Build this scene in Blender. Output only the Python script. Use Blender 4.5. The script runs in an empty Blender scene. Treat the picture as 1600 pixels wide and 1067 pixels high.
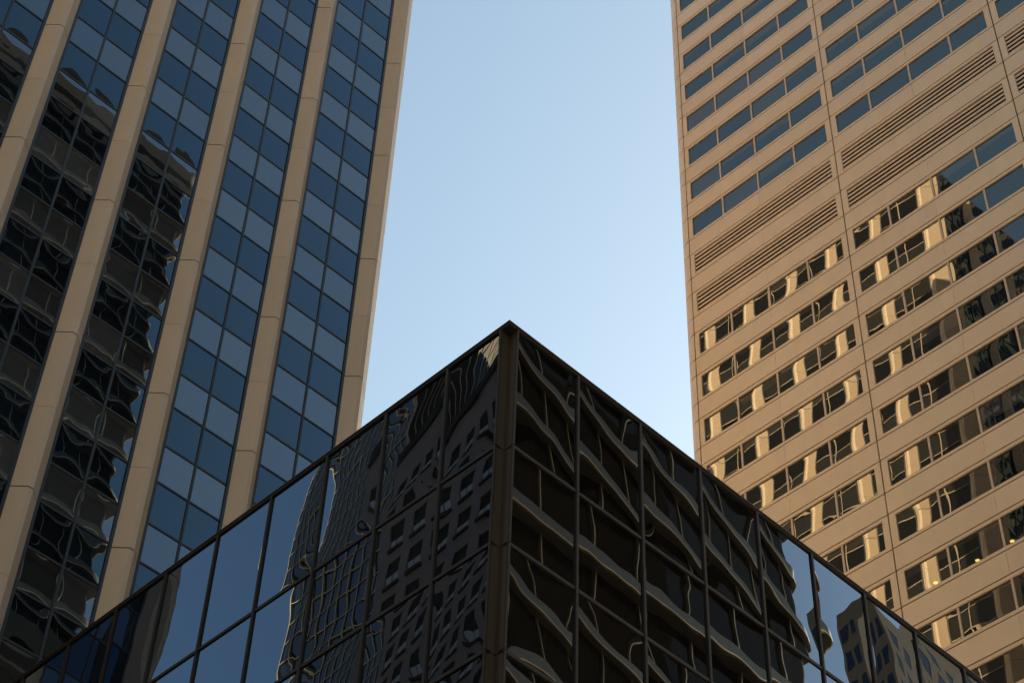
import bpy, math, random
from mathutils import Vector, Matrix
SC = bpy.context.scene
R = math.radians
EYE = 1.6                       # camera height above the street

# ------------------------------------------------------------------ camera
cam_r = Vector((0.70816493, -0.70541018, 0.0299819))
cam_u = Vector((-0.53322776, -0.50651106, 0.67758004))
cam_w = Vector((0.46278569, 0.4958256, 0.73483766))
cd = bpy.data.cameras.new("camera"); cam = bpy.data.objects.new("camera", cd)
SC.collection.objects.link(cam); SC.camera = cam
m = Matrix((cam_r, cam_u, -cam_w)).transposed().to_4x4(); m.translation = (0, 0, EYE)
cam.matrix_world = m
cd.sensor_width = 36; cd.lens = 3100.3 / 1600 * 36
cd.clip_start = 0.1; cd.clip_end = 6000

# ------------------------------------------------------------------ light
SUN_EL, SUN_TH = 26.6, 3.0      # elevation; azimuth measured from +X towards +Y
w = bpy.data.worlds.new("World"); SC.world = w; w.use_nodes = True
nt = w.node_tree; nt.nodes.clear()
sky = nt.nodes.new("ShaderNodeTexSky"); sky.sky_type = 'NISHITA'; sky.sun_disc = False
sky.sun_elevation = R(SUN_EL); sky.sun_rotation = R(90 - SUN_TH)
sky.altitude = 0; sky.air_density = 1.0; sky.dust_density = 1.5; sky.ozone_density = 1.6
bg = nt.nodes.new("ShaderNodeBackground"); bg.inputs[1].default_value = 0.062
wo = nt.nodes.new("ShaderNodeOutputWorld")
tn = nt.nodes.new("ShaderNodeMix"); tn.data_type = 'RGBA'; tn.blend_type = 'MULTIPLY'; tn.inputs[0].default_value = 1.0
tn.inputs[7].default_value = (1.0, 1.0, 0.82, 1)      # colour grade on the sky: a little less violet
nt.links.new(sky.outputs[0], tn.inputs[6]); nt.links.new(tn.outputs[2], bg.inputs[0]); nt.links.new(bg.outputs[0], wo.inputs[0])
sd = bpy.data.lights.new("sun", 'SUN'); sd.energy = 5.0; sd.angle = R(0.5); sd.color = (1.0, 0.82, 0.52)
sun = bpy.data.objects.new("sun", sd); SC.collection.objects.link(sun)
sdir = Vector((math.cos(R(SUN_EL)) * math.cos(R(SUN_TH)), math.cos(R(SUN_EL)) * math.sin(R(SUN_TH)), math.sin(R(SUN_EL))))
sun.rotation_euler = sdir.to_track_quat('Z', 'Y').to_euler(); sun.location = (60, 0, 260)
SC.view_settings.view_transform = 'Standard'; SC.view_settings.look = 'None'
SC.view_settings.gamma = 1; SC.view_settings.exposure = 2.3
SC.cycles.max_bounces = 8; SC.cycles.diffuse_bounces = 4; SC.cycles.glossy_bounces = 5
SC.cycles.transparent_max_bounces = 8
SC.cycles.caustics_reflective = False; SC.cycles.caustics_refractive = False

# ------------------------------------------------------------------ materials
def newmat(name):
    mt = bpy.data.materials.new(name); mt.use_nodes = True
    mt.node_tree.nodes.clear(); return mt, mt.node_tree.nodes, mt.node_tree.links
def solid(name, col, rough=0.6, metal=0.0, spec=0.5, noise=0.08, nscale=0.6, isl=0.0, fine=0.05, bump=0.0, stretch=(1, 1, 1), fscale=14.0):
    """surface with large soft staining, fine grain and a small change from panel to panel"""
    mt, N, L = newmat(name)
    o = N.new("ShaderNodeOutputMaterial"); p = N.new("ShaderNodeBsdfPrincipled")
    L.new(p.outputs[0], o.inputs[0])
    p.inputs['Roughness'].default_value = rough; p.inputs['Metallic'].default_value = metal
    p.inputs['Specular IOR Level'].default_value = spec
    tc = N.new("ShaderNodeTexCoord"); mp = N.new("ShaderNodeMapping"); mp.inputs['Scale'].default_value = stretch
    L.new(tc.outputs['Object'], mp.inputs['Vector'])
    n1 = N.new("ShaderNodeTexNoise"); n1.inputs['Scale'].default_value = nscale; n1.inputs['Detail'].default_value = 6
    n2 = N.new("ShaderNodeTexNoise"); n2.inputs['Scale'].default_value = fscale; n2.inputs['Detail'].default_value = 3
    L.new(mp.outputs[0], n1.inputs['Vector']); L.new(tc.outputs['Object'], n2.inputs['Vector'])
    g = N.new("ShaderNodeNewGeometry")
    def mad(src, a, b):
        q = N.new("ShaderNodeMath"); q.operation = 'MULTIPLY_ADD'; q.inputs[1].default_value = a; q.inputs[2].default_value = b
        L.new(src, q.inputs[0]); return q.outputs[0]
    a = mad(n1.outputs[0], 2 * noise, 1 - noise); b = mad(n2.outputs[0], 2 * fine, 1 - fine)
    c = mad(g.outputs['Random Per Island'], 2 * isl, 1 - isl)
    def mul(x, y):
        q = N.new("ShaderNodeMath"); q.operation = 'MULTIPLY'; L.new(x, q.inputs[0]); L.new(y, q.inputs[1]); return q.outputs[0]
    f = mul(mul(a, b), c)
    vm = N.new("ShaderNodeVectorMath"); vm.operation = 'SCALE'; vm.inputs[0].default_value = col[:3]
    L.new(f, vm.inputs['Scale']); L.new(vm.outputs[0], p.inputs['Base Color'])
    if bump:
        bp = N.new("ShaderNodeBump"); bp.inputs['Strength'].default_value = bump; bp.inputs['Distance'].default_value = 0.02
        L.new(n2.outputs[0], bp.inputs['Height']); L.new(bp.outputs[0], p.inputs['Normal'])
    return mt
def glass(name, back, ior=1.9, tint=(1, 1, 1), see=None, streak=0.15, rough=0.0):
    """reflecting facade glass: Fresnel coat over a dark (or see-through) back"""
    mt, N, L = newmat(name)
    o = N.new("ShaderNodeOutputMaterial"); mx = N.new("ShaderNodeMixShader"); fr = N.new("ShaderNodeFresnel")
    fr.inputs['IOR'].default_value = ior
    gl = N.new("ShaderNodeBsdfGlossy"); gl.inputs['Roughness'].default_value = rough; gl.inputs['Color'].default_value = (*tint, 1)
    if see:
        df = N.new("ShaderNodeBsdfTransparent"); df.inputs['Color'].default_value = (*see, 1)
    else:
        df = N.new("ShaderNodeBsdfDiffuse")
        tc = N.new("ShaderNodeTexCoord"); n1 = N.new("ShaderNodeTexNoise"); n1.inputs['Scale'].default_value = 0.5; n1.inputs['Detail'].default_value = 4
        mp = N.new("ShaderNodeMapping"); mp.inputs['Scale'].default_value = (1, 1, 0.3)
        L.new(tc.outputs['Object'], mp.inputs['Vector']); L.new(mp.outputs[0], n1.inputs['Vector'])
        g = N.new("ShaderNodeNewGeometry")
        q = N.new("ShaderNodeMath"); q.operation = 'MULTIPLY_ADD'; q.inputs[1].default_value = 2 * streak; q.inputs[2].default_value = 1 - streak
        L.new(n1.outputs[0], q.inputs[0])
        q2 = N.new("ShaderNodeMath"); q2.operation = 'MULTIPLY_ADD'; q2.inputs[1].default_value = 1.0; q2.inputs[2].default_value = 0.5
        oi = N.new('ShaderNodeObjectInfo'); L.new(oi.outputs['Random'], q2.inputs[0])
        q3 = N.new("ShaderNodeMath"); q3.operation = 'MULTIPLY'; L.new(q.outputs[0], q3.inputs[0]); L.new(q2.outputs[0], q3.inputs[1])
        vm = N.new("ShaderNodeVectorMath"); vm.operation = 'SCALE'; vm.inputs[0].default_value = back
        L.new(q3.outputs[0], vm.inputs['Scale']); L.new(vm.outputs[0], df.inputs['Color'])
    L.new(fr.outputs[0], mx.inputs[0]); L.new(df.outputs[0], mx.inputs[1]); L.new(gl.outputs[0], mx.inputs[2])
    L.new(mx.outputs[0], o.inputs[0])
    return mt
def emit(name, col, s):
    mt, N, L = newmat(name)
    o = N.new("ShaderNodeOutputMaterial"); e = N.new("ShaderNodeEmission"); e.inputs[0].default_value = (*col, 1); e.inputs[1].default_value = s
    L.new(e.outputs[0], o.inputs[0]); return mt
M = {}
M['granite'] = solid('pier_granite', (0.49, 0.375, 0.28), 0.5, noise=0.10, isl=0.05, fine=0.08, fscale=9, stretch=(1, 1, .35), bump=0.15)
M['joint'] = solid('shadow_joint', (0.022, 0.016, 0.012), 0.9)
M['frame_black'] = solid('black_aluminium', (0.012, 0.014, 0.016), 0.4)
M['glassA'] = glass('vision_glass', (0.004, 0.006, 0.009), 1.80, (0.52, 0.76, 1.0))
M['glassA2'] = glass('spandrel_glass', (0.034, 0.035, 0.037), 2.15, (0.68, 0.84, 1.0), streak=0.12)
M['bronze'] = solid('bronze_metal', (0.046, 0.031, 0.018), 0.45, metal=0.0, noise=0.2)
M['bronze_dark'] = solid('dark_bronze_metal', (0.026, 0.019, 0.014), 0.5, metal=0.0, spec=0.25, noise=0.15)
M['glassC'] = glass('bronze_glass', (0.006, 0.005, 0.004), 2.7, (0.62, 0.78, 1.0))
M['clad'] = solid('tan_metal_panel', (0.60, 0.455, 0.325), 0.40, metal=0.0, spec=0.5, noise=0.07, isl=0.035, fine=0.03, nscale=1.2, stretch=(1, 1, .12), fscale=.7, bump=0.25)
M['lip'] = solid('pale_window_frame', (0.50, 0.37, 0.28), 0.45, noise=0.03)
M['glassB'] = glass('window_glass', None, 2.4, (1.0, 0.96, 0.84), see=(0.56, 0.55, 0.54))
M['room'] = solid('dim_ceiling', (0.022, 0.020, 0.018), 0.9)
M['blind'] = solid('mauve_blind', (0.80, 0.60, 0.58), 0.9, noise=0.04)
M['roof'] = solid('roof_gravel', (0.22, 0.20, 0.18), 0.9)
M['brown_stone'] = solid('brown_stone', (0.30, 0.215, 0.15), 0.75, isl=0.06)
M['asphalt'] = solid('asphalt', (0.05, 0.05, 0.052), 0.9, noise=0.2)
M['paving'] = solid('paving', (0.30, 0.28, 0.25), 0.85, noise=0.12)

# ------------------------------------------------------------------ mesh helpers
class MB:
    def __init__(s): s.v = []; s.f = []; s.sm = False
    def quad(s, a, b, c, d):
        n = len(s.v); s.v += [tuple(a), tuple(b), tuple(c), tuple(d)]; s.f.append((n, n + 1, n + 2, n + 3))
    def box(s, x0, x1, y0, y1, z0, z1):
        n = len(s.v)
        s.v += [(x, y, z) for z in (z0, z1) for y in (y0, y1) for x in (x0, x1)]
        for q in ((0, 2, 3, 1), (4, 5, 7, 6), (0, 1, 5, 4), (2, 6, 7, 3), (0, 4, 6, 2), (1, 3, 7, 5)):
            s.f.append(tuple(n + i for i in q))
    def prism(s, pts, z0, z1, caps=True):
        """pts: outline in plan, counter-clockwise"""
        n = len(s.v); k = len(pts)
        s.v += [(x, y, z0) for x, y in pts] + [(x, y, z1) for x, y in pts]
        for i in range(k):
            j = (i + 1) % k; s.f.append((n + i, n + j, n + k + j, n + k + i))
        if caps:
            s.f.append(tuple(n + k + i for i in range(k))); s.f.append(tuple(n + i for i in reversed(range(k))))
    def build(s, name, mat, parent=None, smooth=False, **props):
        me = bpy.data.meshes.new(name); me.from_pydata(s.v, [], s.f); me.materials.append(mat)
        if smooth: me.shade_smooth()
        me.update()
        o = bpy.data.objects.new(name, me); SC.collection.objects.link(o)
        if parent: o.parent = parent
        for k, v in props.items(): o[k] = v
        return o
def thing(name, label, cat, loc, group=None, rz=0):
    o = bpy.data.objects.new(name, None); SC.collection.objects.link(o)
    o.location = loc; o.rotation_euler = (0, 0, rz); o.empty_display_size = 2
    o['label'] = label; o['category'] = cat
    if group: o['group'] = group
    return o
def pane_mesh(mb, o, uv, vv, nrm, w_, h_, rnd, pil=0.006, wob=0.0008, tilt=0.0015, res=0.16, wl=(0.5, 1.3), sag=0.0):
    """one sheet of glass: lower-left corner o, unit axes uv/vv, outward normal nrm; slightly bulged, wavy and tilted as real panes are"""
    nu = max(4, int(w_ / res)); nv = max(4, int(h_ / res)); n = len(mb.v)
    waves = []
    for _ in range(4):
        a = rnd.uniform(0, 2 * math.pi); l = rnd.uniform(*wl)
        waves.append((math.cos(a) * 6.283 / l, math.sin(a) * 6.283 / l, rnd.uniform(0, 6.28), wob * rnd.uniform(.4, 1) * l / wl[0]))
    ta, tb = rnd.uniform(-tilt, tilt), rnd.uniform(-tilt, tilt); pk = pil * rnd.uniform(.75, 1.25)
    cu, cv = rnd.uniform(-.12, .12), rnd.uniform(-.12, .12)
    for j in range(nv + 1):
        V = 2 * j / nv - 1
        for i in range(nu + 1):
            U = 2 * i / nu - 1
            d = pk * (1 - U * U) * (1 - V * V) * (1 + cu * U + cv * V)
            d += ta * U * w_ / 2 + tb * V * h_ / 2
            x, y = (U + 1) * w_ / 2, (V + 1) * h_ / 2
            e = min(1, (1 - U * U) * 2.5) * min(1, (1 - V * V) * 2.5)
            for kx, ky, ph, am in waves: d += e * am * math.sin(kx * x + ky * y + ph)
            mb.v.append(tuple(o + uv * x + vv * y + nrm * d))
    for j in range(nv):
        for i in range(nu):
            a = n + j * (nu + 1) + i; mb.f.append((a, a + 1, a + nu + 2, a + nu + 1))
X, Y, Z = Vector((1, 0, 0)), Vector((0, 1, 0)), Vector((0, 0, 1))
def to_px(p):
    q = Vector(p) - Vector((0, 0, EYE)); d = q.dot(cam_w)
    if d <= 0: return None
    return 800 + 3100.3 * q.dot(cam_r) / d, 533.5 - 3100.3 * q.dot(cam_u) / d
def seen(corners):
    """rough share of the frame a flat quad takes (0 when outside)"""
    P = [to_px(c) for c in corners]
    if None in P: return 0
    xs = [p[0] for p in P]; ys = [p[1] for p in P]
    x0, x1, y0, y1 = max(0, min(xs)), min(1600, max(xs)), max(0, min(ys)), min(1067, max(ys))
    if x1 <= x0 or y1 <= y0: return 0
    ar = abs(sum(P[i][0] * P[(i + 1) % 4][1] - P[(i + 1) % 4][0] * P[i][1] for i in range(4))) / 2
    bb = (max(xs) - min(xs)) * (max(ys) - min(ys))
    return ar * (x1 - x0) * (y1 - y0) / bb
def deliver(cands, names, mats, parent, keep=100, smooth=True):
    """cands: (visible area, kind, builder). The largest become parts of their own, the rest of a kind one part"""
    for kind in names:
        c = sorted((q for q in cands if q[1] == kind), key=lambda q: -q[0])
        for q in c[:keep]:
            if q[0] <= 0: break
            mb = MB(); q[2](mb, True); mb.build(names[kind], mats[kind], parent, smooth=smooth)
        rest = [q for i, q in enumerate(c) if i >= keep or q[0] <= 0]
        if rest:
            mb = MB()
            for q in rest: q[2](mb, q[0] > 0)
            mb.build(names[kind], mats[kind], parent, smooth=smooth, kind='stuff')

# ================================================================== TOWER A (left): granite piers and blue glass
SA = 56.0
def tower_A():
    t = thing('office_tower', 'office tower with splayed tan stone piers between checkered strips of blue glass', 'tower', (0.3 * SA, SA, 0))
    YF = SA; XS = 0.7538 * SA; H = 2.664 * SA + EYE
    per, s_, n_ = 0.0898 * SA, 0.0095 * SA, 0.0042 * SA
    pw = 2 * s_ + n_
    cen = [0.7422 * SA] + [(0.6443 - 0.0898 * i) * SA for i in range(5)]          # last one carries the far corner
    cen[-1] = 0.2852 * SA
    xl_end = cen[-1] - pw / 2
    fl = 0.08093 * SA
    LB = [1.7657 * SA + EYE - fl * k for k in range(-12, 22)]                        # undersides of the light panes
    LB = [z for z in LB if 0.5 < z < H - 2]
    def loc(p): return Vector(p) - t.location
    # --- core body behind the glass
    mb = MB(); d = 0.35
    mb.box(xl_end - t.location.x + .3, XS - d - t.location.x, YF + d - t.location.y, YF + 48 - t.location.y, 0, H - 0.6)
    mb.build('building_core', M['frame_black'], t)
    # --- piers: front ones run along X, side ones along Y
    def pier(name, cx, cy, side):
        """side False: on the front, base centre (cx, YF); True: on the +X side, base centre (XS, cy)"""
        mb = MB(); core = MB()
        def outl(k):
            a = pw / 2 - k; b = n_ / 2 - k * .4; pr = s_ - k
            if not side: return [(cx - a, YF + .12), (cx - a, YF), (cx - b, YF - pr), (cx + b, YF - pr), (cx + a, YF), (cx + a, YF + .12)]
            return [(XS - .12, cy - a), (XS, cy - a), (XS + pr, cy - b), (XS + pr, cy + b), (XS, cy + a), (XS - .12, cy + a)]
        zs = [0.0] + sorted(z - 0.003 * SA for z in LB) + [H]
        strong0 = 1.7629 * SA + EYE
        for a, b in zip(zs[:-1], zs[1:]):
            def gap(z):
                if z <= 0 or z >= H: return 0
                return 0.028 if abs(((z - strong0) / fl) % 2 - round(((z - strong0) / fl) % 2 / 2) * 2) < .3 else 0.009
            mb.prism([(x - t.location.x, y - t.location.y) for x, y in outl(0)], a + gap(a), b - gap(b))
        core.prism([(x - t.location.x, y - t.location.y) for x, y in outl(0.035)], 0, H - .05)
        o = mb.build('pier', M['granite'], t); core.build('joint_backing', M['joint'], o)
    for c in cen: pier('pier', c, 0, False)
    ycen = [YF + pw / 2] + [YF + pw / 2 + 0.0979 * SA + per * i for i in range(8)]
    for c in ycen: pier('pier', 0, c, True)
    # --- glass bays
    fr = 0.0024 * SA; c = []
    rnd = random.Random(5)
    bays = [(cen[i + 1] + pw / 2, cen[i] - pw / 2) for i in range(len(cen) - 1)]
    mf = MB()
    zall = sorted([(z, 'd') for z in LB] + [(z - 0.0425 * SA, 'l') for z in LB])     # 'd': pane above z is light
    zall = sorted([(z, 1) for z in LB] + [(z - 0.0425 * SA, 0) for z in LB if z > 3])
    tm, mm = 0.05, 0.055
    for bi, (x0, x1) in enumerate(bays):
        xm = (x0 + x1) / 2
        ox, oy = -t.location.x, -t.location.y
        mf.box(x0 + ox, x0 + fr + ox, YF - .02 + oy, YF + .3 + oy, 0, H - .1); mf.box(x1 - fr + ox, x1 + ox, YF - .02 + oy, YF + .3 + oy, 0, H - .1)
        mf.box(xm - mm + ox, xm + mm + ox, YF + .0 + oy, YF + .3 + oy, 0, H - .1)
        for z, kd in zall:
            for a, b in ((x0 + fr, xm - mm), (xm + mm, x1 - fr)): mf.box(a + ox, b + ox, YF + .015 + oy, YF + .29 + oy, z - tm, z + tm)
        for zi, (z, light) in enumerate(zall):
            z1 = zall[zi + 1][0] if zi + 1 < len(zall) else H - .3
            for hx0, hx1 in ((x0 + fr, xm - mm), (xm + mm, x1 - fr)):
                o = Vector((hx0, YF + .05, z + tm)); ww, hh = hx1 - hx0, z1 - z - 2 * tm
                ar = seen([o, o + X * ww, o + X * ww + Z * hh, o + Z * hh])
                kind = 'light' if light else 'dark'; sd_ = rnd.random()
                def bld(mb, fine, o=o, ww=ww, hh=hh, sd_=sd_, light=light):
                    r = random.Random(sd_)
                    pane_mesh(mb, o - t.location, X, Z, -Y, ww, hh, r, pil=0.0010 if light else 0.0050, wob=0.00008 if light else 0.00014,
                              tilt=0.0012, res=0.14 if fine else 1.2)
                c.append((ar, kind, bld))
    deliver(c, {'light': 'spandrel_panel', 'dark': 'window_pane'}, {'light': M['glassA2'], 'dark': M['glassA']}, t)
    mf.build('window_frame', M['frame_black'], t)
    # --- side facade (+X), met in the mirror glass of tower B
    sg, sl, sf = MB(), MB(), MB(); ox, oy = -t.location.x, -t.location.y
    for i in range(len(ycen) - 1):
        y0, y1 = ycen[i] + pw / 2, ycen[i + 1] - pw / 2; ym = (y0 + y1) / 2
        sf.box(XS - .3 + ox, XS + ox, y0 + oy, y0 + fr + oy, 0, H - .1); sf.box(XS - .3 + ox, XS + ox, y1 - fr + oy, y1 + oy, 0, H - .1)
        for zi, (z, light) in enumerate(zall):
            z1 = zall[zi + 1][0] if zi + 1 < len(zall) else H - .3
            for a, b in ((y0 + fr, ym - mm), (ym + mm, y1 - fr)):
                pane_mesh(sl if light else sg, Vector((XS - .05, a, z + tm)) - t.location, Y, Z, X, b - a, z1 - z - 2 * tm, rnd, pil=.001, wob=.0003, res=.6)
    sg.build('side_glazing', M['glassSideD'], t, smooth=True, kind='stuff'); sl.build('side_spandrel_glazing', M['glassSide'], t, smooth=True, kind='stuff')
    sm = MB()
    for i in range(len(ycen) - 1):
        y0, y1 = ycen[i] + pw / 2 + fr, ycen[i + 1] - pw / 2 - fr; ym = (y0 + y1) / 2
        sm.box(XS - .28 + ox, XS + .02 + ox, ym - .055 + oy, ym + .055 + oy, 0, H - .1)
        for z, light in zall:
            for a, b in ((y0, ym - .055), (ym + .055, y1)): sm.box(XS - .27 + ox, XS + ox, a + oy, b + oy, z - tm, z + tm)
    sm.build('side_mullion_grid', M['sidemull'], t); sf.build('side_window_frame', M['frame_black'], t)
    # back + left + roof
    mb = MB(); mb.box(xl_end + ox, XS - .1 + ox, YF + .12 + oy, YF + 49 + oy, H - .55, H - .05); mb.build('roof', M['roof'], t)
    mb = MB(); mb.box(xl_end + ox, xl_end + .25 + ox, YF + .13 + oy, YF + 49 + oy, 0, H - .6)
    mb.box(xl_end + .26 + ox, XS - .4 + ox, YF + 48.7 + oy, YF + 49 + oy, 0, H - .6); mb.build('rear_wall', M['granite'], t)
M['glassSide'] = glass('side_spandrel_glass', (0.03, 0.028, 0.025), 1.4, (1, .9, .8))
M['glassSideD'] = glass('side_vision_glass', (0.008, 0.007, 0.006), 1.4, (1, .9, .8))
M['sidemull'] = solid('tan_mullion', (0.20, 0.15, 0.10), 0.5)
tower_A()

# ================================================================== TOWER B (right): tan metal panels and ribbon windows
SB = 1.297 * SA
def tower_B():
    XB = SB; YC = 0.8163 * SB; RC = 0.0157 * SB; H = 2.011 * SB + EYE
    t = thing('office_tower', 'pale tan metal clad tower with ribbon windows, two louvred floors and a rounded corner', 'tower', (XB + 20, YC - 20, 0))
    ox, oy = -t.location.x, -t.location.y
    fl = 0.05805 * SB; T = lambda k: (1.5237 - 0.05805 * k) * SB + EYE
    joints = [YC, 0.6317 * SB, 0.4440 * SB, 0.2567 * SB]
    g = 0.045                                       # half joint width
    back, wall, lip, mull = MB(), MB(), MB(), MB()
    wl_ = 0.0357 * SB                               # height of window strip
    ks = range(-8, 25)
    rnd = random.Random(11); c = []
    th = 0.12
    def face(mb, y0, y1, z0, z1, x0=XB, t_=th): mb.box(x0 + ox, x0 + t_ + ox, y0 + oy, y1 + oy, z0, z1)
    room = MB(); blinds = []
    for bi in range(3):
        ya, yb = joints[bi] - g, joints[bi + 1] + g        # ya > yb
        off = 0.0059 if bi == 0 else 0.0068
        w0 = joints[bi] - off * SB; w1 = joints[bi + 1] + 0.0063 * SB
        ms = [w0, w0 - 0.0400 * SB, w0 - 0.0400 * SB - (w0 - w1 - .0803 * SB) / 2, w1 + 0.0403 * SB, w1]
        ymid = ms[2]
        for k in ks:
            zt = T(k); zb = zt - wl_; zn = T(k + 1)
            # spandrel panels above this strip (two per bay)
            za, zc = zt + g, (T(k - 1) - wl_ - g if k > -8 else H)
            face(wall, ymid + .008, ya, za, zc); face(wall, yb, ymid - .008, za, zc)
            # strip: lips above, below and at the ends
            wt, wb = zt - 0.0037 * SB, zt - 0.0322 * SB
            face(wall, yb, ya, wt, zt - g); face(wall, yb, ya, zb + g, wb)
            face(wall, w0, ya, wb, wt); face(wall, yb, w1, wb, wt)
            if k in (0, 1):
                lv = MB(); n = 5; hh = (wt - wb) / n
                for i in range(n):
                    z = wb + hh * i
                    p = [(XB + .20, z + hh * .66), (XB + .03, z + hh * .52), (XB + .03, z + hh * .10), (XB + .07, z + hh * .10), (XB + .22, z + hh * .52)]
                    a = len(lv.v)
                    lv.v += [(x + ox, w0 + oy - .03, zz) for x, zz in p] + [(x + ox, w1 + oy + .03, zz) for x, zz in p]
                    m_ = len(p)
                    for q in range(m_): lv.f.append((a + q, a + (q + 1) % m_, a + m_ + (q + 1) % m_, a + m_ + q))
                lv.build('louvre', M['clad'], t)
                back.box(XB + .7 + ox, XB + .8 + ox, w1 + oy, w0 + oy, wb, wt)
                for ye in (w0 - .012, w1): back.box(XB + th + .01 + ox, XB + .7 + ox, ye + oy, ye + .012 + oy, wb, wt)
                continue
            for i in (1, 2, 3):
                q = (ms[i] - .07, ms[i] + .07, wb, wt)
                ar = seen([(XB, q[0], wb), (XB, q[1], wb), (XB, q[1], wt), (XB, q[0], wt)])
                c.append((ar, 'm', lambda mb, fine, q=q: mb.box(XB + .03 + ox, XB + .16 + ox, q[0] + oy, q[1] + oy, q[2], q[3])))
            for i in range(4):
                a, b = ms[i] - (.07 if i else .012), ms[i + 1] + (.07 if i < 3 else .012)
                o = Vector((XB + .09, a, wb)); ww, hh = a - b, wt - wb
                ar = seen([o, o - Y * ww, o - Y * ww + Z * hh, o + Z * hh]); sd_ = rnd.random()
                def bld(mb, fine, o=o, ww=ww, hh=hh, sd_=sd_):
                    r = random.Random(sd_)
                    pane_mesh(mb, o - t.location, -Y, Z, -X, ww, hh, r, pil=0.0007, wob=0.00036, tilt=0.0014, res=0.17 if fine else 1.2, wl=(2.2, 4.5))
                c.append((ar, 'w', bld))
                blinds.append((bi, k, i, a, b, wb, wt))
            # room behind: ceiling, floor and back wall
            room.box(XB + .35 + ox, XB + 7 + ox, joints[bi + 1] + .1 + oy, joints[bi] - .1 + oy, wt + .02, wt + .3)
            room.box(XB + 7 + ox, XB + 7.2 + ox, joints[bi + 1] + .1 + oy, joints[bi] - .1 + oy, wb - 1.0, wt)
        # dark backing seen in the joints
        zprev = H - .3
        for k in ks:
            face(back, joints[bi + 1], joints[bi], T(k) - 0.0034 * SB, (T(k - 1) - 0.0325 * SB if k > -8 else H - .05), XB + .13, .2)
        for k in ks:
            for a, b in ((joints[bi] - .0050 * SB, joints[bi]), (joints[bi + 1], joints[bi + 1] + .0052 * SB)):
                face(back, a, b, T(k) - 0.0325 * SB, T(k) - 0.0034 * SB, XB + .135, .2)
    deliver([q for q in c if q[1] == 'w'], {'w': 'window_pane'}, {'w': M['glassB']}, t)
    deliver([q for q in c if q[1] == 'm'], {'m': 'window_mullion'}, {'m': M['lip']}, t, smooth=False)
    # blinds drawn in a few windows
    pick = {(0, -4, 0): .97, (0, -4, 1): .82, (0, -4, 2): .85, (0, -3, 2): .75, (0, -2, 0): .97, (0, -1, 1): .97, (0, -1, 2): .45, (0, -2, 2): .3,
            (0, -5, 1): .3, (0, -5, 2): .4, (1, -2, 0): .25, (1, -3, 1): .35, (0, -6, 2): .3, (1, 2, 2): .35, (1, 5, 1): .5, (1, 7, 2): .6, (1, 8, 3): .5, (0, 4, 1): .3, (0, 7, 1): .25}
    for bi, k, i, a, b, wb, wt in blinds:
        r = random.Random(bi * 999 + k * 31 + i * 7)
        q = pick.get((bi, k, i), r.uniform(0, .22) if r.random() < .4 else 0)
        if q > .05:
            mb = MB(); mb.box(XB + .22 + ox, XB + .25 + ox, b + .03 + oy, a - .03 + oy, wt - (wt - wb) * q, wt)
            mb.build('window_blind', M['blind'], t)
    room.build('office_interior', M['room'], t)
    wall.build('cladding', M['clad'], t); back.build('joint_backing', M['joint'], t)
    # rounded corner and the hidden sides
    cc, cj = MB(), MB(); n = 12
    def arc(r, a0=0, a1=90, n=n): return [(XB + RC - r * math.cos(R(a0 + (a1 - a0) * i / n)), YC + r * math.sin(R(a0 + (a1 - a0) * i / n))) for i in range(n + 1)]
    def band(mb, r0, r1, z0, z1):
        p = arc(r0) + list(reversed(arc(r1)))
        p = [(x + ox, y + oy + .03) for x, y in p]; a = len(mb.v); k = len(p)
        mb.v += [(x, y, z0) for x, y in p] + [(x, y, z1) for x, y in p]; h = n + 1
        for i in range(n):
            mb.f.append((a + i, a + i + 1, a + k + i + 1, a + k + i)[::-1])
            j = k - 1 - i
            mb.f.append((a + i, a + i + 1, a + j - 1, a + j)); mb.f.append((a + k + i, a + k + i + 1, a + k + j - 1, a + k + j)[::-1])
        mb.f.append((a, a + k - 1, a + 2 * k - 1, a + k)); mb.f.append((a + h - 1, a + h, a + k + h, a + k + h - 1)[::-1])
    for k in ks:
        band(cc, RC, RC - .1, T(k) + g, (T(k - 1) - wl_ - g if k > -8 else H)); band(cc, RC, RC - .1, T(k) - wl_ + g, T(k) - g)
    o = cc.build('corner_cladding', M['clad'], t, smooth=False)
    for pidx, p in enumerate(o.data.polygons):
        if abs(p.normal.z) < .5: p.use_smooth = False
    band(cj, RC - .05, RC - .3, 0, H - .05); cj.build('corner_backing', M['joint'], t)
    mb = MB(); mb.box(XB + RC + ox, XB + 40 + ox, YC + RC - .3 + oy, YC + RC + .02 + oy, 0, H)
    mb.box(XB + 39.7 + ox, XB + 40 + ox, joints[-1] + oy, YC + RC - .31 + oy, 0, H)
    mb.box(XB + ox, XB + 39.7 + ox, joints[-1] - .3 + oy, joints[-1] - .01 + oy, 0, H); mb.build('rear_wall', M['clad'], t)
    mb = MB(); mb.box(XB + .2 + ox, XB + 39.6 + ox, joints[-1] + .1 + oy, YC + RC - .4 + oy, H - .9, H - .5); mb.build('roof', M['roof'], t)
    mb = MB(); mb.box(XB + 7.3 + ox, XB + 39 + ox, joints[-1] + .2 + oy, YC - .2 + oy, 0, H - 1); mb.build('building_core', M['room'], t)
tower_B()
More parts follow.
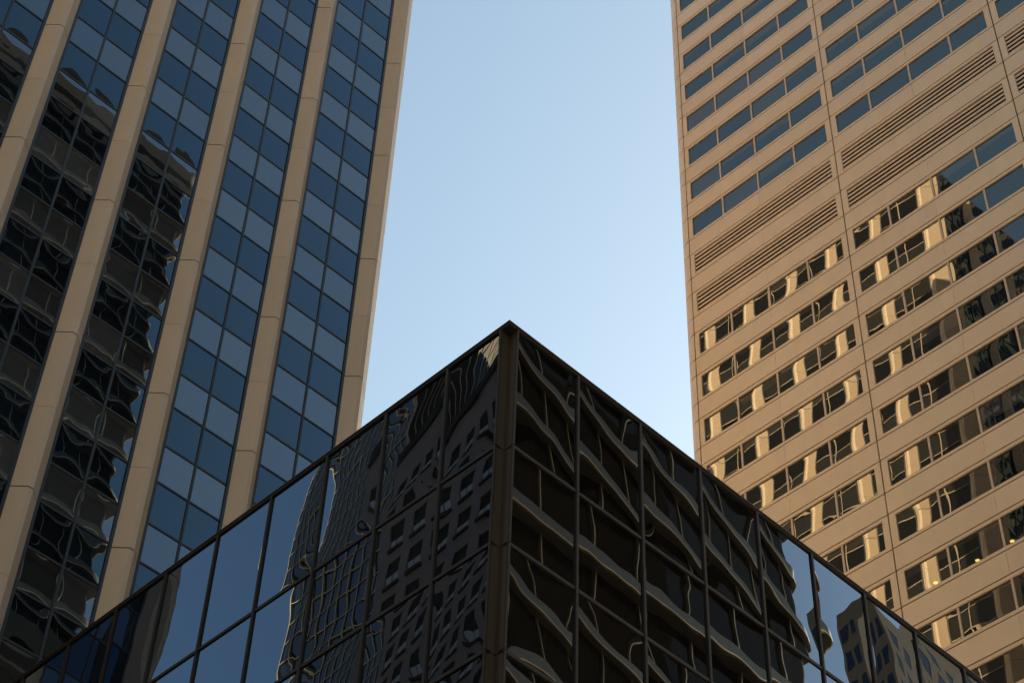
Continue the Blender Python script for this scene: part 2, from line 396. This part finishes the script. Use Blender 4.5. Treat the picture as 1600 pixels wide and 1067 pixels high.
# lit downlights under the ceiling of one floor, seen through the glass
def downlight(py, label):
    zc = (1.5237 - 0.05805 * 9 - 0.0037) * SB + EYE + .015      # ceiling of that floor
    q = None
    d = Vector(py)                                   # direction in units of X
    s = (zc - EYE - .02) / d.z
    p = Vector((s, d.y * s, zc - .02))
    t = thing('ceiling_light', label, 'light', p, 'downlights in the lower windows of the tan tower')
    for nm, r0, r1, z0, z1, mt in (('light_rim', .17, .13, -.03, 0, M['lip']), ('light_lens', .13, 0, -.018, -.002, M['lamp'])):
        mb = MB(); n = 20
        if r1:
            for i in range(n):
                a, b = 2 * math.pi * i / n, 2 * math.pi * (i + 1) / n
                c = [(r * math.cos(x), r * math.sin(x)) for r, x in ((r0, a), (r0, b), (r1, b), (r1, a))]
                mb.prism(c, z0, z1)
        else: mb.prism([(r0 * math.cos(2 * math.pi * i / n), r0 * math.sin(2 * math.pi * i / n)) for i in range(n)], z0, z1)
        mb.build(nm, mt, t)
M['lamp'] = emit('warm_lamp', (1.0, 0.66, 0.12), 0.5)
downlight((1, 0.5992, 0.9712), 'small lit downlight behind the window with the mirrored stone pier, lowest of three')
downlight((1, 0.5615, 0.9706), 'small lit downlight in the middle of the three behind the dark window')
downlight((1, 0.5308, 0.9707), 'small lit downlight highest of three, behind the window by the frame edge')

# ================================================================== BLOCK C (centre): bronze curtain wall, mirror glass
YC_ = 26.3; XC_ = 0.9287 * YC_
def block_C():
    s = YC_; XC = XC_; HT = 1.5097 * s + EYE
    t = thing('glass_office_block', 'dark bronze mirror glass block with its notched corner pointing at the street', 'office block', (XC + 8, s + 8, 0))
    ox, oy = -t.location.x, -t.location.y
    n1, n2 = 0.0121 * s, 0.0125 * s                  # notch size along X and Y
    mxs = [XC + n1] + [(1.0316 + 0.0957 * i) * s for i in range(0, 11)]
    ymod = 0.0953 * s
    mys = [s + n2] + [1.1765 * XC + 0.1026 * XC * i for i in range(0, 10)]
    rows = [HT - 0.0045 * s, 1.341 * s + EYE]
    while rows[-1] > 4: rows.append(rows[-1] - 0.1247 * s)
    rows.append(0.0)
    XE, YE = mxs[-1], mys[-1]
    frame = MB(); md = 0.042                          # half width of mullion
    rnd = random.Random(21); cands = []
    for xs, axis in ((mxs, 'x'), (mys, 'y')):
        for i, a in enumerate(xs[1:], 1):
            if axis == 'x': frame.box(a - md + ox, a + md + ox, s + oy, s + .2 + oy, 0, rows[0])
            else: frame.box(XC + ox, XC + .2 + ox, a - md + oy, a + md + oy, 0, rows[0])
        for z in rows[1:-1]:
            for i in range(len(xs) - 1):
                a0, a1 = xs[i] + (md if i else .0), xs[i + 1] - md
                if axis == 'x': frame.box(a0 + ox, a1 + ox, s + .02 + oy, s + .19 + oy, z - .05, z + .05)
                else: frame.box(XC + .02 + ox, XC + .19 + ox, a0 + oy, a1 + oy, z - .05, z + .05)
        for r in range(len(rows) - 1):
            zt = rows[r] - (.05 if r else 0); zb = rows[r + 1] + (.05 if r < len(rows) - 2 else 0)
            for i in range(len(xs) - 1):
                a0, a1 = xs[i] + (md if i else .04), xs[i + 1] - md
                if axis == 'x': o, u, n = Vector((a0, s + .06, zb)), X, -Y
                else: o, u, n = Vector((XC + .06, a1, zb)), -Y, -X
                ww, hh = a1 - a0, zt - zb
                ar = seen([o, o + u * ww, o + u * ww + Z * hh, o + Z * hh]); sd_ = rnd.random()
                def bld(mb, fine, o=o, u=u, n=n, ww=ww, hh=hh, sd_=sd_, r=r, axis=axis):
                    q = random.Random(sd_)
                    pil = (0.011, 0.0015, 0.008)[r] if r < 3 else .006
                    wob = (0.00012, 0.00006, 0.00012)[r] if r < 3 else .00015
                    pane_mesh(mb, o - t.location, u, Z, n, ww, hh, q, pil=pil, wob=wob, tilt=0.0015, res=0.11 if fine else 1.5, wl=(0.7, 1.7))
                cands.append((ar, 'w', bld))
    deliver(cands, {'w': 'window_pane'}, {'w': M['glassC']}, t)
    frame.build('window_frame', M['bronze_dark'], t)
    # notched corner post: two inner faces and their edge angles, in storey lengths with a joint
    post, ang = MB(), MB()
    zs = [rows[0]] + [z for z in rows[1:]]
    for a, b in zip(zs[:-1], zs[1:]):
        z1 = a - (.012 if a != zs[0] else 0); z0 = b + .012
        post.box(XC + ox + .0, XC + n1 + .1 + ox, s + n2 + oy, s + n2 + .06 + oy, z0, z1)      # faces -Y
        post.box(XC + n1 + ox, XC + n1 + .06 + ox, s + oy, s + n2 - .002 + oy, z0, z1)          # faces -X
        ang.box(XC - .012 + ox, XC + .03 + ox, s + n2 - .02 + oy, s + n2 + .05 + oy, z0, z1)
        ang.box(XC + n1 - .02 + ox, XC + n1 + .05 + ox, s - .012 + oy, s + .03 + oy, z0, z1)
    post.build('corner_post', M['bronze'], t); ang.build('corner_trim', M['bronze_dark'], t)
    # roof edge: soffit over the notch and a thin two-step coping
    mb = MB()
    mb.box(XC + ox, XE + ox, s + oy, YE + oy, rows[0], HT - .03)
    mb.build('roof_fascia', M['bronze_dark'], t)
    mb = MB(); mb.box(XC - .03 + ox, XC + 1.2 + ox, s - .03 + oy, s + 1.2 + oy, HT - .03, HT)
    for i in range(10):
        a = 1.2 + 3.0 * i + .02
        if XC + a < XE: mb.box(XC + a + ox, min(XC + a + 2.98, XE) + ox, s - .03 + oy, s + .5 + oy, HT - .03, HT)
        if s + a < YE: mb.box(XC - .03 + ox, XC + .5 + ox, s + a + oy, min(s + a + 2.98, YE) + oy, HT - .03, HT)
    mb.build('roof_coping', M['bronze'], t)
    mb = MB(); mb.box(XC + .3 + ox + n1, XE - .1 + ox, s + .3 + n2 + oy, YE - .1 + oy, 0, rows[0] - .01); mb.build('building_core', M['frame_black'], t)
    mb = MB(); mb.box(XE - .08 + ox, XE + ox, s + .2 + oy, YE + oy, 0, rows[0]); mb.box(XC + .2 + ox, XE - .1 + ox, YE - .08 + oy, YE + oy, 0, rows[0]); mb.build('rear_wall', M['bronze_dark'], t)
block_C()

# ================================================================== neighbours met only in the mirror glass, plus one added sky blocker
def banded(name, label, x0, x1, yf, depth, H, fl, bay, z0=4.0, rz=0.0):
    """tower facing +Y: projecting spandrel bands with pale noses, dark glass, thin fins"""
    t = thing(name, label, 'tower', ((x0 + x1) / 2, yf, 0), rz=rz)
    hx = (x1 - x0) / 2; rc = 1.6
    def outline(off):
        p = []
        for cx, a0 in ((hx - rc, 0), (-hx + rc, 90)):
            for i in range(9):
                a = R(a0 + 90 * i / 8); p.append((cx + (rc + off) * math.cos(a), -rc + (rc + off) * math.sin(a)))
        return p + [(-hx - off, -depth), (hx + off, -depth)]
    g_ = MB(); g_.prism(outline(-.9), 0, H - 1); g_.build('glazing', M['dglass'], t)
    sp, nose, sof = MB(), MB(), MB(); z = z0
    while z < H - fl * 1.2:
        hh = fl * .19
        sp.prism(outline(0), z + .22, z + hh); nose.prism(outline(.10), z + .10, z + .22); sof.prism(outline(-.05), z - fl * .0, z + .095)
        z += fl
    sp.prism(outline(0), z + .22, z + fl * .27); sof.prism(outline(0), H - 5.5, H)
    sp.build('spandrel_band', M['dspan'], t); nose.build('nosing', M['gold'], t); sof.build('soffit', M['dsof'], t)
    fins = MB(); x = -hx + rc + 1
    while x < hx - rc: fins.box(x - .05, x + .05, -.92, -.60, 0, H - 1); x += bay
    fins.build('fin', M['gold'], t)
M['dglass'] = glass('brown_glass', (0.012, 0.009, 0.006), 1.3, (.8, .62, .5))
M['dspan'] = solid('grey_stone_band', (0.040, 0.036, 0.040), 0.6)
M['gold'] = solid('pale_gold_trim', (0.95, 0.66, 0.36), 0.32, metal=0.9)
M['dsof'] = solid('brown_soffit', (0.07, 0.05, 0.035), 0.7)
M['ribs'] = solid('brown_rib', (0.16, 0.115, 0.08), 0.7)
M['dullgold'] = solid('dull_gold_trim', (0.42, 0.32, 0.19), 0.5)
banded('banded_tower', 'tall dark banded tower with blank crown, mirrored in the left tower glass', 36, 0.549 * 142, -30, 34, 199.5, 5.8, 4.9)
banded('banded_block', 'dark banded office block with gold nosings, mirrored in the bronze block', 52, 91.7, -12, 16, 108, 6.4, 4.7, 6.7)

def punched(name, label, face, c0, c1, pos, depth, H, fl, bay, ww, hh, wallm, glassm, sash=True, coping=None):
    """masonry block with punched windows. face '+X': front plane x=pos over y in c0..c1; '+Y': plane y=pos over x in c0..c1"""
    t = thing(name, label, 'building', (pos, (c0 + c1) / 2, 0) if face == '+X' else ((c0 + c1) / 2, pos, 0))
    L_ = (c1 - c0) / 2
    def bx(mb, a0, a1, d0, d1, z0, z1):       # a along the front, d depth outward (+ = out)
        if face == '+X': mb.box(d0, d1, a0, a1, z0, z1)
        else: mb.box(a0, a1, d0, d1, z0, z1)
    wall = MB(); n = int((2 * L_) / bay); st = (2 * L_ - n * bay) / 2 - L_; rows = int((H - 4) / fl)
    ztop = H - 3.0
    zs = [ztop - fl * (i + 1) + (fl - hh) for i in range(rows)]
    # piers between windows, bands between storeys
    xs = [st + bay * (i + .5) for i in range(n)]
    ed = [-L_] + [v for x in xs for v in (x - ww / 2, x + ww / 2)] + [L_]
    for i in range(0, len(ed), 2): bx(wall, ed[i], ed[i + 1], -.5, 0, 0, H)
    prev = H
    for z in zs:
        for x in xs: bx(wall, x - ww / 2, x + ww / 2, -.5, -.003, z + hh, prev)
        prev = z
    for x in xs: bx(wall, x - ww / 2, x + ww / 2, -.5, -.003, 0, prev)
    bx(wall, -L_, L_, -depth, -.51, 0, H - .02)
    o = wall.build('wall', wallm, t)
    g_, lo, si, sh = MB(), MB(), MB(), MB()
    for z in zs:
        for x in xs:
            bx(g_, x - ww / 2, x + ww / 2, -.16, -.12, z + (hh * .36 if sash else 0), z + hh)
            if sash:
                for sgn in (-1, 1): bx(lo, x + sgn * ww / 4 - ww / 4 + .05, x + sgn * ww / 4 + ww / 4 - .05, -.10, -.07, z + .12, z + hh * .34)
                bx(si, x - ww / 2 - .08, x + ww / 2 + .08, 0.004, .14, z - .26, z - .05)
                bx(sh, x - ww / 2, x + ww / 2, -.09, -.05, z - .04, z + .1)
    if not sash and face == '+Y':                      # flank facing -X: two columns of openings
        for z in zs:
            for d in (-depth * .32, -depth * .75): g_.box(-L_ - .02, -L_ + .3, d - 1.3, d + 1.3, z, z + hh)
    g_.build('window', glassm, t, kind='stuff')
    if sash:
        lo.build('lower_sash', M['sash'], t, kind='stuff'); si.build('window_sill', M['dsill'], t, kind='stuff'); sh.build('sash_rail', M['frame_black'], t, kind='stuff')
    if coping:
        mb = MB(); bx(mb, -L_ - .3, L_ + .3, -.6, .5, H, H + 1.2); mb.build('coping', coping, t)
M['mason'] = solid('purple_brown_masonry', (0.30, 0.26, 0.28), 0.85, noise=.12)
M['sash'] = solid('pale_blue_sash', (0.50, 0.56, 0.64), 0.4)
M['dsill'] = solid('black_sill', (0.02, 0.02, 0.02), 0.8)
M['dark'] = solid('black_opening', (0.008, 0.008, 0.008), 0.8)
M['terra'] = solid('terracotta', (0.5, 0.2, 0.12), 0.5)
M['mason2'] = solid('brown_brick', (0.20, 0.13, 0.08), 0.85, noise=.15)
M['greybrown'] = solid('grey_brown_stone', (0.10, 0.086, 0.076), 0.8)
M['dglass2'] = glass('blue_black_glass', (0.01, 0.015, 0.025), 1.5)
M['tan2'] = solid('tan_rib', (0.15, 0.105, 0.065), 0.8)
punched('masonry_building', 'dark masonry building with rows of sash windows, mirrored beside the notched corner', '+X', 58.0, 1.272 * 58.8, -10, 26, 92.0, 3.2, 2.25, 1.35, 2.1, M['mason'], M['dark'], True, M['dsill'])
punched('brick_building', 'brown brick building with square dark windows, mirrored at the right roof edge', '+Y', 1.435 * 121.6, 1.435 * 121.6 + 60, -60, 9, 175, 5.4, 6.4, 3.4, 3.2, M['mason2'], M['dglass2'], False)
def grid_tower(name, label, x, y0, y1, depth, H, bay, fl, gm, bm, bw, out=.15):
    t = thing(name, label, 'tower', (x, (y0 + y1) / 2, 0)); L_ = (y1 - y0) / 2
    mb = MB(); mb.box(-depth, 0, -L_, L_, 0, H); mb.build('glazing', gm, t)
    mb = MB(); y = -L_
    while y <= L_ + .01: mb.box(.003, out, y - bw, y + bw, 0, H); y += bay
    z = 2.0
    while z < H: mb.box(.002, out * .8, -L_, L_, z - bw * .9, z + bw * .9); z += fl
    x_ = -depth
    while x_ <= 0: mb.box(x_ - bw, x_ + bw, -L_ - out, -L_ - .003, 0, H); mb.box(x_ - bw, x_ + bw, L_ + .003, L_ + out, 0, H); x_ += bay
    mb.build('grid_trim', bm, t)
grid_tower('glass_tower', 'blue black glass tower with a fine gold grid, mirrored in the bronze block', -25, 1.26 * 73.8, 1.405 * 73.8, 12, 136, 1.33, 2.2, M['dglass2'], M['dullgold'], .035)
grid_tower('ribbed_tower', 'tan ribbed tower mirrored above the dark masonry roofline', -45, 1.02 * 93.8, 1.235 * 93.8, 20, 172, 3.0, 3.6, M['tan2'], M['ribs'], .14, .3)

punched('west_sky_blocker', 'very tall brown tower added to block the sky, mirrored twice, faintly, in the dark lower windows of the tan tower', '+X', -58, 42, -46, 30, 285, 4.2, 4.0, 2.4, 2.4, M['greybrown'], M['dglass2'], False)  # added tower, so tall to block western sky and warm the left pier faces

# ================================================================== ground
def sheet(name, x0, x1, y0, y1, z, mt):
    mb = MB(); mb.quad((x0, y0, z), (x1, y0, z), (x1, y1, z), (x0, y1, z)); mb.build(name, mt, None, kind='structure')
sheet('ground', -2500, 2500, -2500, 2500, 0, M['paving'])
sheet('road', -9, 22, -1500, 1500, .004, M['asphalt'])
